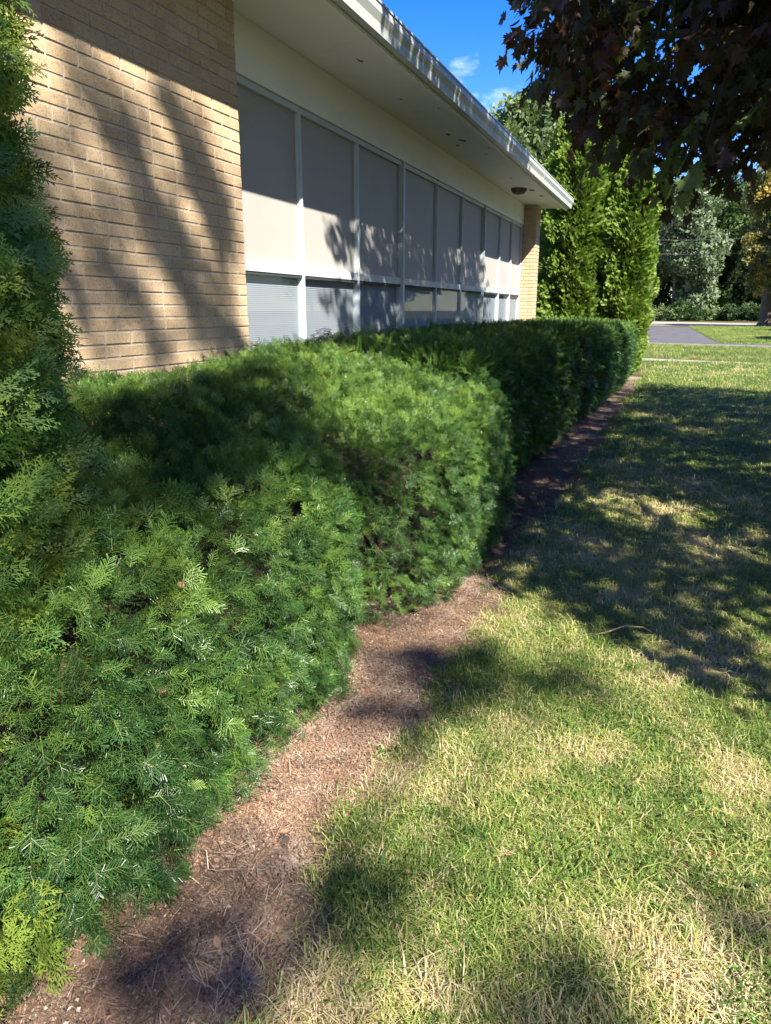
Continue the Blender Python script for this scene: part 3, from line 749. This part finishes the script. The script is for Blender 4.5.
# low drooping boughs on the house side
nb2 = 900
bt = rng.random((nb2, 3))
Q = np.stack([-1.0+bt[:, 0]*2.2, 4.7+bt[:, 1]*2.6, 2.2+bt[:, 2]*2.0], 1)
Q = np.concatenate([Q, np.array([(-.93, 5.3, 3.12), (-.85, 5.25, 3.15), (-.96, 5.2, 3.6), (-.9, 5.3, 3.72), (-.7, 5.2, 3.4), (-.92, 5.25, 3.85), (-.8, 5.2, 3.65), (-.85, 5.3, 3.95)])])
Q2 = np.stack([-.9+2.6*rng.random(900), 3.6+5.4*rng.random(900), 5.0+2.4*rng.random(900)], 1)
P = np.concatenate([P, Q, Q2]); n = len(P)
gap = fbm(P, .75, 31, 2)
keep = gap > -.17
g0 = cast_ground(P); g1 = cast_ground(P, 1.1)
yb = np.interp(g0[:, 0], [-1.3, -1.05, -.45, -.22, .30, .62, .9, 6], [5.0, 4.45, 4.05, 3.62, 3.52, 4.0, 3.9, 3.6]) + .12*fbm(np.c_[g0, np.zeros(n)], 3.0, 5, 2)
keep &= g0[:, 1] > yb
keep &= ~((g1[:, 0] < -.80) & (g1[:, 0] > -2.8) & (g1[:, 1] < 5.75 + .12*(g1[:, 0]+1.9)))
tw = P[:, 0]-WW; wy = P[:, 1]-S1[1]*tw; wz = P[:, 2]-S1[2]*tw
onw = wz > 1.1
keep &= ~(onw & ((wy < 6.75) | (wy > 12.4)))
keep &= ~((g0[:, 1] > 17.2) | (P[:, 2] < 2.05))
sl = P[:, 0]/P[:, 1]
keep &= ~((P[:, 1] > 0) & (sl < -.17) & (P[:, 2] < 4.2+.05*P[:, 1]))
keep &= ~((sl < .12) & ((P[:, 2]-1.6)/P[:, 1] < np.interp(sl, [-.2, -.155, -.10, -.07, -.04, .1], [.29, .28, .265, .215, .175, .155])) & (P[:, 1] > 0))
P = P[keep]; n = len(P)
out_ = vnorm(P-cc); D = out_*.7 + rng.normal(0, .5, (n, 3)) + np.array([0, 0, -.35]); Z = np.array([0, 0, 1.0]) + rng.normal(0, .3, (n, 3))
tint = np.clip(.45 + rng.normal(0, .22, n), 0, .93)
tint = np.where(rng.random(n) < .015, 1.0, tint)
scatter('crown', P, quats(D, Z), rng.uniform(.8, 1.2, n), tint, MAPLE, mt)
mb = MB().tube([(5.3, 6.9, -.05), (5.27, 6.88, .25), (5.25, 6.85, 1.2), (5.2, 6.8, 2.3), (5.0, 6.7, 4.0), (4.8, 6.6, 6.4)], [.34, .25, .21, .19, .13, .04], 12, wob=.04)
mb.obj('trunk', M['bark'], mt, True)
for b in [(-.5, 5.6, 3.3), (.2, 7.8, 3.6), (1.2, 4.2, 3.2), (2.4, 10.5, 4.2), (3.2, 3.0, 3.6), (6.5, 10.0, 4.6), (8.6, 7.6, 4.8), (7.4, 3.4, 4.6), (1.0, 6.5, 5.4), (4.0, 9.0, 6.4), (6.2, 5.2, 6.6)]:
    hz = random.uniform(1.9, 3.2); pt = limb_path((5.2, 6.8, hz), b, .35)
    MB().tube(pt, [.075*(1-i/len(pt))+.012 for i in range(len(pt))], 7).obj('limb', M['bark'], mt, True)
# tall shade tree behind the viewer: only its shadows and light reach the picture
st = empty('shade_tree', (4.3, -7.4, 0)); tag(st, 'tall open-crowned shade tree behind the viewpoint, dappling the wall and lawn', 'tree')
TP = []; cents = []
def clump(target, r, n, hgt, el=(1, 1, 1)):
    """foliage whose shade falls on the target; hgt metres above it"""
    t = hgt/S1[2]; c = np.array(target) + S1*t; cents.append((c, r))
    for k in range(n):
        o = rng.normal(0, .5, 3)*r*np.array(el); TP.append(c+o+S1*rng.normal(0, .18))
def band(a, b, r, per, hgt):
    a, b = np.array(a, float), np.array(b, float); m = max(2, int(np.linalg.norm(b-a)/(r*1.0)))
    for i in range(m+1):
        clump(a+(b-a)*i/m + rng.normal(0, r*.15, 3), r, per, hgt+rng.uniform(-.4, .4))
# streaks on the brick (x = W): points (y, z)
def wp(y, z): return (W, y, z)
band(wp(3.28, 2.75), wp(4.05, 1.55), .14, 11, 9.0)
band(wp(3.12, 2.25), wp(3.55, 1.45), .12, 8, 9.6)
band(wp(3.95, 2.75), wp(4.28, 2.10), .06, 6, 8.6)
band(wp(3.95, 2.0), wp(4.45, 1.42), .09, 6, 9.2)
band(wp(2.75, 2.3), wp(3.0, 1.7), .12, 8, 10)
band(wp(4.15, 2.6), wp(4.5, 2.3), .05, 2, 8.8)
# hedge tops
band((-1.75, 2.2, 1.05), (-1.75, 3.25, 1.15), .19, 38, 8.5)
band((-2.05, 2.5, 1.2), (-2.0, 3.5, 1.2), .16, 28, 9.0)
band((-1.45, 2.7, 1.0), (-1.35, 3.3, .95), .13, 14, 8.8)
band((-2.3, 3.1, 1.3), (-2.25, 4.0, 1.3), .10, 8, 9.4)
# near arborvitae top and the nearest yew
band((-1.6, 1.1, 1.9), (-1.55, 1.2, 3.3), .30, 22, 8.0)
clump((-1.5, 1.5, 1.0), .16, 14, 8.5)
band((-2.0, 1.75, 1.15), (-1.95, 2.4, 1.15), .2, 34, 8.8)
band((-1.65, 1.75, 1.05), (-1.55, 2.2, 1.05), .16, 18, 9.0)
# lawn and bed
band((-1.05, 1.25, 0), (-.72, 1.62, 0), .15, 12, 9.0)
band((-1.25, 1.2, 0), (-1.0, 1.15, 0), .13, 8, 9.4)
band((-.98, 2.55, 0), (-.80, 2.95, 0), .10, 9, 9.6)
band((-1.15, 3.05, 0), (-.85, 3.2, 0), .08, 8, 9.4)
band((-.70, 2.95, 0), (-.30, 3.2, 0), .07, 3, 9.0)
clump((-.17, 1.46, 0), .10, 22, 9.2)
clump((.30, 1.95, 0), .07, 6, 9.6)
TP = np.array(TP); n = len(TP)
D = rng.normal(0, .6, (n, 3)) + np.array([0, 0, -.3]); Z = np.array([0, 0, 1.0]) + rng.normal(0, .4, (n, 3))
scatter('crown', TP, quats(D, Z), rng.uniform(.38, .58, n), rng.random(n), SHADE, st)
MB().tube([(4.3, -7.4, -.05), (4.3, -7.4, .4), (4.35, -7.35, 3), (4.3, -7.2, 6), (4.4, -7.0, 9), (4.6, -6.8, 12)], [.42, .32, .27, .22, .14, .05], 12, wob=.04).obj('trunk', M['bark'], st, True)
for i, (c, r) in enumerate(cents):
    if i % 6 == 0:
        pt = limb_path((4.32, -7.2, float(c[2])*.62), c, .4)
        MB().tube(pt, [.022*(1-k/len(pt))+.006 for k in range(len(pt))], 6).obj('limb', M['bark'], st, True)

def bg_tree(name, label, x, y, h, lobes, tmpl, n, size, seed, tint0=.5, tr=.25, cat='tree', group=None, trunk=True, tvar=.22):
    """lobes: (dx, dy, z, rx, ry, rz)"""
    root = empty(name, (x, y, 0)); tag(root, label, cat, group)
    wts = np.array([l[3]*l[5] for l in lobes], float); wts /= wts.sum()
    idx = rng.choice(len(lobes), n, p=wts); lb = np.array(lobes)[idx]
    d = vnorm(rng.normal(0, 1, (n, 3))); rr = rng.random(n)**.35
    P = np.stack([x+lb[:, 0]+d[:, 0]*lb[:, 3]*rr, y+lb[:, 1]+d[:, 1]*lb[:, 4]*rr, lb[:, 2]+d[:, 2]*lb[:, 5]*rr], 1)
    P = P[P[:, 2] > .15]; gp_ = fbm(P, .9/size, seed, 2); P = P[gp_ > -.25]; n = len(P)
    gp_ = fbm(P, .5/size, seed+3, 2)
    scatter('crown', P, quats(rng.normal(0, 1, (n, 3)), rng.normal(0, 1, (n, 3))+np.array([0, 0, .5])), size*rng.uniform(.6, 1.25, n), np.clip(tint0+.5*gp_+rng.normal(0, tvar, n), 0, 1), tmpl, root)
    if trunk:
        mb = MB().tube([(x, y, -.1), (x+.02, y, .4), (x, y, h*.25), (x+.2, y, h*.5), (x+.1, y, h*.85)], [tr*1.7, tr*1.1, tr, tr*.7, tr*.2], 10, wob=.06)
        for l in lobes[:5]:
            mb.tube(limb_path((x, y, h*.28), (x+l[0]*.8, y+l[1]*.8, l[2]), .3), [tr*.5, tr*.42, tr*.34, tr*.27, tr*.2, tr*.13, tr*.06], 6)
        mb.obj('trunk', M['bark'], root, True)
    return root
def at(x, Y): return Y*math.tan(math.atan((x-385.5)/767.0)-math.radians(YAW))       # lateral metres of an image column at depth Y near the horizon
def round_lobes(w_, h0, h1, k, seed):
    r = random.Random(seed); L_ = []
    for i in range(k):
        t = r.random(); z = h0 + (h1-h0)*t; a = r.uniform(0, 6.283); q = w_*(.75-.45*abs(t-.4))*r.uniform(.3, .9); s = w_*r.uniform(.32, .5)
        L_.append((math.cos(a)*q, math.sin(a)*q, z, s, s, s*.8))
    return L_
bg_tree('broadleaf_tree', 'pale green tree rising behind the roof edge', at(512, 62), 62, 17, round_lobes(6.5, 6, 15.0, 12, 1), BGG, 2600, 1.5, 41, .5)
bg_tree('silver_tree', 'silvery grey-green tree just right of the arborvitae', at(672, 128), 128, 21, round_lobes(8.5, 3.0, 18.0, 16, 2), BGS, 3600, 1.7, 42, .5)
BGT = 'dark trees of the wood beyond the road'
def dark(label, px, Y, w_, h, seed, tmpl=BGD, n=2600, t0=.45): bg_tree('woodland_tree', label, at(px, Y), Y, h, round_lobes(w_, 1.5, h-2, 18, seed), tmpl, n, 1.6, seed, t0, .3, 'tree', BGT)
dark('dark green tree in the wood, behind the silvery tree', 655, 142, 10, 20, 51)
dark('dark green tree in the wood, right of the silvery tree', 712, 138, 9, 20, 52)
dark('dark green tree in the wood, behind the yellowing tree', 752, 140, 10, 21, 53)
dark('dark green tree in the wood at the right picture edge', 800, 134, 10, 20, 54)
dark('dark green tree in the wood seen left of the arborvitae', 560, 136, 11, 19, 55)
dark('tall dark green tree at the back of the wood', 735, 155, 12, 25, 56)
bg_tree('yellowing_tree', 'tree with yellowing leaves and a thick trunk on the far lawn', at(767, 86), 86, 17, [(l[0]+.9, l[1]-2, l[2], l[3]*1.0, l[4], l[5]*1.5) for l in round_lobes(6.0, 3.6, 13.5, 18, 3)], BGY, 3400, 1.0, 43, .42, .62, tvar=.26)
SHG = 'shrubs along the far side of the road'
for i, (px, Y, w_, h, lb) in enumerate([(655, 126, 3.2, 2.6, 'pale low shrub beyond the road, next to the arborvitae'), (684, 124, 3.0, 3.2, 'low shrub beyond the road under the silvery tree'), (712, 126, 3.4, 2.2, 'low shrub beyond the road under the wires'), (742, 124, 3.2, 3.0, 'low shrub beyond the road left of the thick trunk'), (785, 122, 4, 3.0, 'low shrub beyond the road right of the thick trunk')]):
    bg_tree('roadside_shrub', lb, at(px, Y), Y, h, [(random.uniform(-w_, w_)*.7, random.uniform(-1, 1), random.uniform(.4, h*.6), w_*.4, w_*.35, h*.4) for k in range(7)], BGG if i in (0, 2) else BGD, 420, .8, 60+i, .5, .1, 'shrub', SHG, False)
NRT = 'lawn trees beyond the right picture edge'
for i, (x, y, w_, h, lb) in enumerate([(12.5, 43, 4, 11, 'lawn tree out of frame to the right, nearest the driveway'), (17, 60, 5, 13, 'lawn tree out of frame to the right, between the driveway and the road'), (24, 33, 6, 13, 'lawn tree out of frame far to the right, level with the footpath'), (30, 21, 7, 14, 'lawn tree out of frame far to the right, mirrored in the window glass'), (34, 48, 7, 15, 'lawn tree out of frame at the far right, farthest from the building'), (26, 10, 6, 13, 'lawn tree out of frame to the right, level with the windows'), (22, 76, 6, 14, 'lawn tree out of frame to the right, close to the road'), (40, 92, 8, 17, 'lawn tree out of frame at the far right beyond the road')]):
    bg_tree('lawn_tree', lb, x, y, h, round_lobes(w_, h*.22, h*.85, 12, 80+i), BGD, 700, 2.0, 90+i, .5, .2, 'tree', NRT)
# utility wires over the road, with their poles among the trees
pz = [9.4, 8.4]
pa, pb = (at(610, 92), 92), (at(840, 90), 90)
for i, p in enumerate((pa, pb)):
    pr = empty('utility_pole', (p[0], p[1], 0)); tag(pr, ['wooden utility pole hidden behind the arborvitae, left end of the wires', 'wooden utility pole beyond the right picture edge, right end of the wires'][i], 'pole', 'utility poles')
    MB().tube([(p[0], p[1], -.2), (p[0], p[1], 5), (p[0], p[1], 9.9)], [.16, .14, .11], 10).obj('post', M['pole'], pr)
    MB().box(p[0]-.06, p[0]+.06, p[1]-.9, p[1]+.9, 9.2, 9.32).obj('crossarm', M['pole'], pr)
for i, z in enumerate((9.36, 7.9)):
    pts = []
    for k in range(15):
        t = k/14; pts.append((pa[0]+(pb[0]-pa[0])*t, pa[1]+(pb[1]-pa[1])*t-.0, z-.5*4*t*(1-t)))
    o = MB().tube(pts, [.022]*15, 5).obj('utility_wire', M['wire'], None)
    tag(o, ['upper of two overhead wires crossing in front of the wood', 'lower of two overhead wires crossing in front of the wood'][i], 'wire', 'overhead wires')

# ------------------------------------------------------------------ lawn, litter
def in_view(x, y, pad=.0): return (x < .105*y + .32 + pad) & (x > -2.7)
def lawn_pts(n, y0, y1, pw=1.0, x1=None):
    y = y0 + (y1-y0)*rng.random(n)**pw; xl = np.array([bed_edge(a) for a in y])-.10; xr = .105*y+.55
    x = xl + (xr-xl)*rng.random(n); return x, y
def lay(name, label, n, y0, y1, pw, tmpl, size, tint_fn, prob, kind='stuff', cat='grass'):
    x, y = lawn_pts(n, y0, y1, pw); P = np.stack([x, y, np.full(n, .001)], 1)
    pr = prob(P); k = rng.random(n) < pr; P = P[k]; m = len(P)
    a = rng.uniform(0, 2*math.pi, m); D = np.stack([np.cos(a), np.sin(a), rng.normal(0, .08, m)], 1); Z = np.array([0, 0, 1.0]) + rng.normal(0, .12, (m, 3))
    sz = size(P) if callable(size) else size
    o = scatter(name, P, quats(D, Z), sz*rng.uniform(.5, 1.45, m), tint_fn(P), tmpl)
    tag(o, label, cat, kind='stuff'); return o
def edge_fade(P): return np.clip((P[:, 0]-np.array([bed_edge(a) for a in P[:, 1]])+.08 + .17*fbm(P, 6.5, 8, 3))/.15, 0.015, 1)
def green(P): return fbm(P, 1.9, 21, 3)     # >0 greener
def tint_g(P):
    g = green(P); m = len(P)
    return np.clip(.46 - .50*g - .35*fbm(P, 8, 26, 2) + rng.normal(0, .22, m) - .25*smoothstep(5, 9, P[:, 1]), 0, 1)
def tint_t(P):
    g = green(P); return np.clip(.80 - .25*g + rng.normal(0, .18, len(P)) - .28*smoothstep(5, 10, P[:, 1]), .1, 1)
grow = lambda P: 1 + .06*np.maximum(P[:, 1]-3, 0)
lay('grass', 'short green and straw lawn grass covering the ground right of the bed', 38000, 1.0, 5.2, .9, GRASS, lambda P: grow(P), tint_g, lambda P: edge_fade(P)*np.clip(.75+.9*green(P), .25, 1)*np.clip(.62+1.5*fbm(P, 13, 24, 2), .06, 1))
lay('dry_thatch', 'dry straw-coloured thatch between the near lawn blades', 24000, 1.0, 5.2, .9, THATCH, lambda P: grow(P), tint_t, lambda P: np.clip(edge_fade(P)+.10, 0, 1)*np.clip(.55-1.2*fbm(P, 9, 25, 2), .06, 1))
lay('tall_grass', 'darker longer grass tufts in the near lawn', 4200, 1.0, 6.0, .9, TALL, 1.0, lambda P: np.clip(.12+rng.normal(0, .10, len(P)), 0, 1), lambda P: edge_fade(P)*np.clip(3.2*(fbm(P, 2.4, 27, 2)-.16), 0, 1))
lay('lawn_weeds', 'small broad-leaved weeds scattered in the near lawn', 2600, 1.0, 6.5, .9, WEED, 1.0, lambda P: rng.random(len(P)), lambda P: edge_fade(P)*np.clip(.4+1.2*fbm(P, 1.6, 29, 2), .06, 1), cat='weeds')
lay('mid_grass', 'mown lawn grass between the near lawn and the footpath', 40000, 5.0, 24.0, 1.35, GRASS, lambda P: 1.3+.12*(P[:, 1]-5), lambda P: np.clip(tint_g(P)+.12, 0, 1), lambda P: edge_fade(P))
x = rng.uniform(-7, 12, 26000); y = rng.uniform(22, 84, 26000); P = np.stack([x, y, np.zeros(26000)], 1)
fp = np.abs((y-29.1)*.944 + (x+9)*.331); dr = (y-51.5) + (x+22)*.3427
dr = (y-47.9) + (x+30)*.319
k = (fp > .75) & ((dr < -.5) | ((dr > 2.9) & (x > 1.95-.028*(y-42)))) & (x < .12*y+2.5); P = P[k]; m = len(P)
a = rng.uniform(0, 6.28, m)
tag(scatter('far_grass', P, quats(np.stack([np.cos(a), np.sin(a), 0*a], 1), np.array([0, 0, 1.0])+rng.normal(0, .1, (m, 3))), rng.uniform(2.2, 3.6, m), np.clip(.36+.3*fbm(P, .5, 33, 2)+rng.normal(0, .12, m), 0, 1), GRASS), 'mown grass around the footpath and driveway', 'grass', kind='stuff')
# needle litter on the bed
def bed_scatter(name, label, n, y0, y1, tmpl, size, tfun, prob):
    y = y0+(y1-y0)*rng.random(n)**1.3; xe = np.array([bed_edge(a) for a in y]); x = -1.75 + (xe+.16+1.75)*rng.random(n)
    P = np.stack([x, y, [bed_z(a, b) for a, b in zip(x, y)]], 1); k = rng.random(n) < prob(P); P = P[k]; m = len(P)
    a = rng.uniform(0, 6.28, m)
    o = scatter(name, P, quats(np.stack([np.cos(a), np.sin(a), 0*a], 1), np.array([0, 0, 1.0])+rng.normal(0, .1, (m, 3))), size*rng.uniform(.6, 1.3, m), tfun(P), tmpl)
    return tag(o, label, 'needles', kind='stuff')
bed_scatter('needle_litter', 'orange-brown fallen yew needles covering the bed', 17000, .9, 7.5, LIT, 1.0, lambda P: np.clip(.5+.5*fbm(P, 2.2, 71, 2)+rng.normal(0, .2, len(P)), 0, 1), lambda P: np.clip(.48+1.4*fbm(P, 1.7, 72, 2), .12, 1))
bed_scatter('straw_litter', 'dry grass straw lying at the near end of the bed', 1500, .8, 4.5, STRAW, 1.0, lambda P: np.clip(.62+rng.normal(0, .25, len(P)), 0, 1), lambda P: np.clip(.25+.9*smoothstep(1.9, 1.2, P[:, 1])+.5*fbm(P, 2, 73, 2), .05, 1))
bed_scatter('soil_crumbs', 'crumbs of soil and bark flakes strewn over the bare bed', 9000, .9, 6.5, FLK, 1.0, lambda P: np.clip(.28+rng.normal(0, .28, len(P)), 0, 1), lambda P: np.full(len(P), .9))
bed_scatter('far_litter', 'brown leaf and needle litter along the far hedge base', 5000, 5.0, 18.5, LIT, 2.0, lambda P: np.clip(.35+rng.normal(0, .25, len(P)), 0, 1), lambda P: np.full(len(P), .9))

# ------------------------------------------------------------------ small things
def leaf_mesh(name, mat, seed, L_=.045):
    r = random.Random(seed); v = []; f = []; n = 7; c1, c2 = r.uniform(.2, .6), r.uniform(-.3, .3)
    for i in range(n):
        t = i/(n-1); wd = L_*.30*math.sin(math.pi*min(t*.93+.04, 1))**.8
        for s in (-1, 0, 1):
            v.append((s*wd, t*L_, L_*(c1*t*t*.6 + c2*.2*s) + abs(s)*wd*.45 + .003))
    for i in range(n-1):
        for j in range(2): a = i*3+j; f.append((a, a+1, a+4, a+3))
    me = bpy.data.meshes.new(name); me.from_pydata(v, [], f); me.materials.append(mat)
    me.polygons.foreach_set('use_smooth', [True]*len(f)); return me
LM = [leaf_mesh('leaf_orange_%d' % i, M['dry_leaf'], 200+i) for i in range(3)] + [leaf_mesh('leaf_brown_%d' % i, M['dry_leaf2'], 210+i, .055) for i in range(3)]
def leaf_at(x, y, z, k, label, group, s=1.0):
    o = bpy.data.objects.new('fallen_leaf', LM[k]); o.location = (x, y, z); o.scale = (s, s, s)
    o.rotation_euler = (random.uniform(-.35, .35), random.uniform(-.35, .35), random.uniform(0, 6.28)); link(o)
    return tag(o, label, 'leaf', group)
LG = 'orange fallen leaves on the lawn'
for (x, y) in [(-.575, 1.69), (-.42, 1.50), (-.17, 1.61), (-.24, 1.40), (-.51, 1.42), (.06, 1.72), (-.32, 1.88), (-.10, 1.92), (.16, 1.62), (.20, 1.52), (-.62, 1.46), (-.02, 1.48), (-.38, 1.66), (-.05, 2.2), (.25, 2.1), (-.5, 2.3)]:
    leaf_at(x, y, .022, random.choice((0, 1, 2)), 'small curled orange-brown fallen leaf lying on the near lawn', LG, random.uniform(.38, .72))
for (x, y) in [(-.93, 1.50), (-.86, 1.85), (-1.02, 1.72), (-.80, 2.2), (-1.05, 2.35), (-.95, 1.28), (-1.1, 1.2), (-.9, 3.5), (-1.05, 3.9), (-1.0, 4.9)]:
    leaf_at(x, y, bed_z(x, y)+.008, random.choice((3, 4, 5)), 'dull brown fallen leaf lying on the bare bed', 'brown leaves on the bed', random.uniform(.36, .62))
for (x, y, s) in [(-1.02, 6.2, 1.8), (-.9, 6.9, 1.9), (-1.0, 7.6, 2.0), (-.85, 8.3, 2.0), (-1.05, 5.7, 1.7), (-.8, 7.2, 1.7), (-.9, 9.4, 2.1), (-1.0, 10.4, 2.2), (-.72, 9.0, 2.0), (-.85, 6.3, 1.6)]:
    leaf_at(x, y, bed_z(x, y)+.01, random.choice((3, 4, 5)), 'large dry leaf in the shaded bed beside the clipped hedge', 'dry leaves by the clipped hedge', s)
for (x, y, z, s, lb) in [(-2.32, 3.85, 1.40, 1.25, 'brown dry leaf standing on the yew top closest to the brick corner'), (-2.0, 4.5, 1.33, 1.1, 'pinkish brown dry leaf on the yew top below the first window'), (-1.18, 1.42, .62, .8, 'brown dry leaf caught low in the front of the nearest yew'), (-1.22, 1.6, .85, .6, 'small brown leaf caught high in the front of the nearest yew')]:
    leaf_at(x, y, z, 4, lb, None, s)
tw_ = [(-.27, 3.55, .03), (-.20, 3.58, .045), (-.12, 3.66, .06), (-.03, 3.70, .05), (.02, 3.69, .03)]
tag(MB().tube(tw_, [.004, .005, .0045, .004, .002], 6).obj('twig', M['twig'], None, True), 'pale curved twig lying on the grass at the shade edge', 'twig')
def clod(x, y, s, lb):
    v = []; f = []; nu, nv = 8, 6
    for j in range(nv+1):
        for i in range(nu):
            a = 2*math.pi*i/nu; b = math.pi*j/nv; p = Vector((math.cos(a)*math.sin(b), math.sin(a)*math.sin(b), math.cos(b)*.7))
            p *= s*(1+.5*mnoise.noise(p*2.3+Vector((x*9, y*9, 0)))); v.append((x+p.x, y+p.y, bed_z(x, y)+s*.4+p.z))
    for j in range(nv):
        for i in range(nu): i2 = (i+1) % nu; f.append((j*nu+i, (j+1)*nu+i, (j+1)*nu+i2, j*nu+i2))
    tag(mesh_obj('soil_clod', v, f, M['clod'], None), lb, 'clod', 'soil clods')
clod(-.995, 1.70, .020, 'dark crumbly soil clod in the middle of the bed, largest of the clods')
clod(-.93, 2.22, .012, 'small dark soil clod on the bed near the grass edge')
clod(-1.15, 4.3, .03, 'dark clod at the foot of the rounded yew')
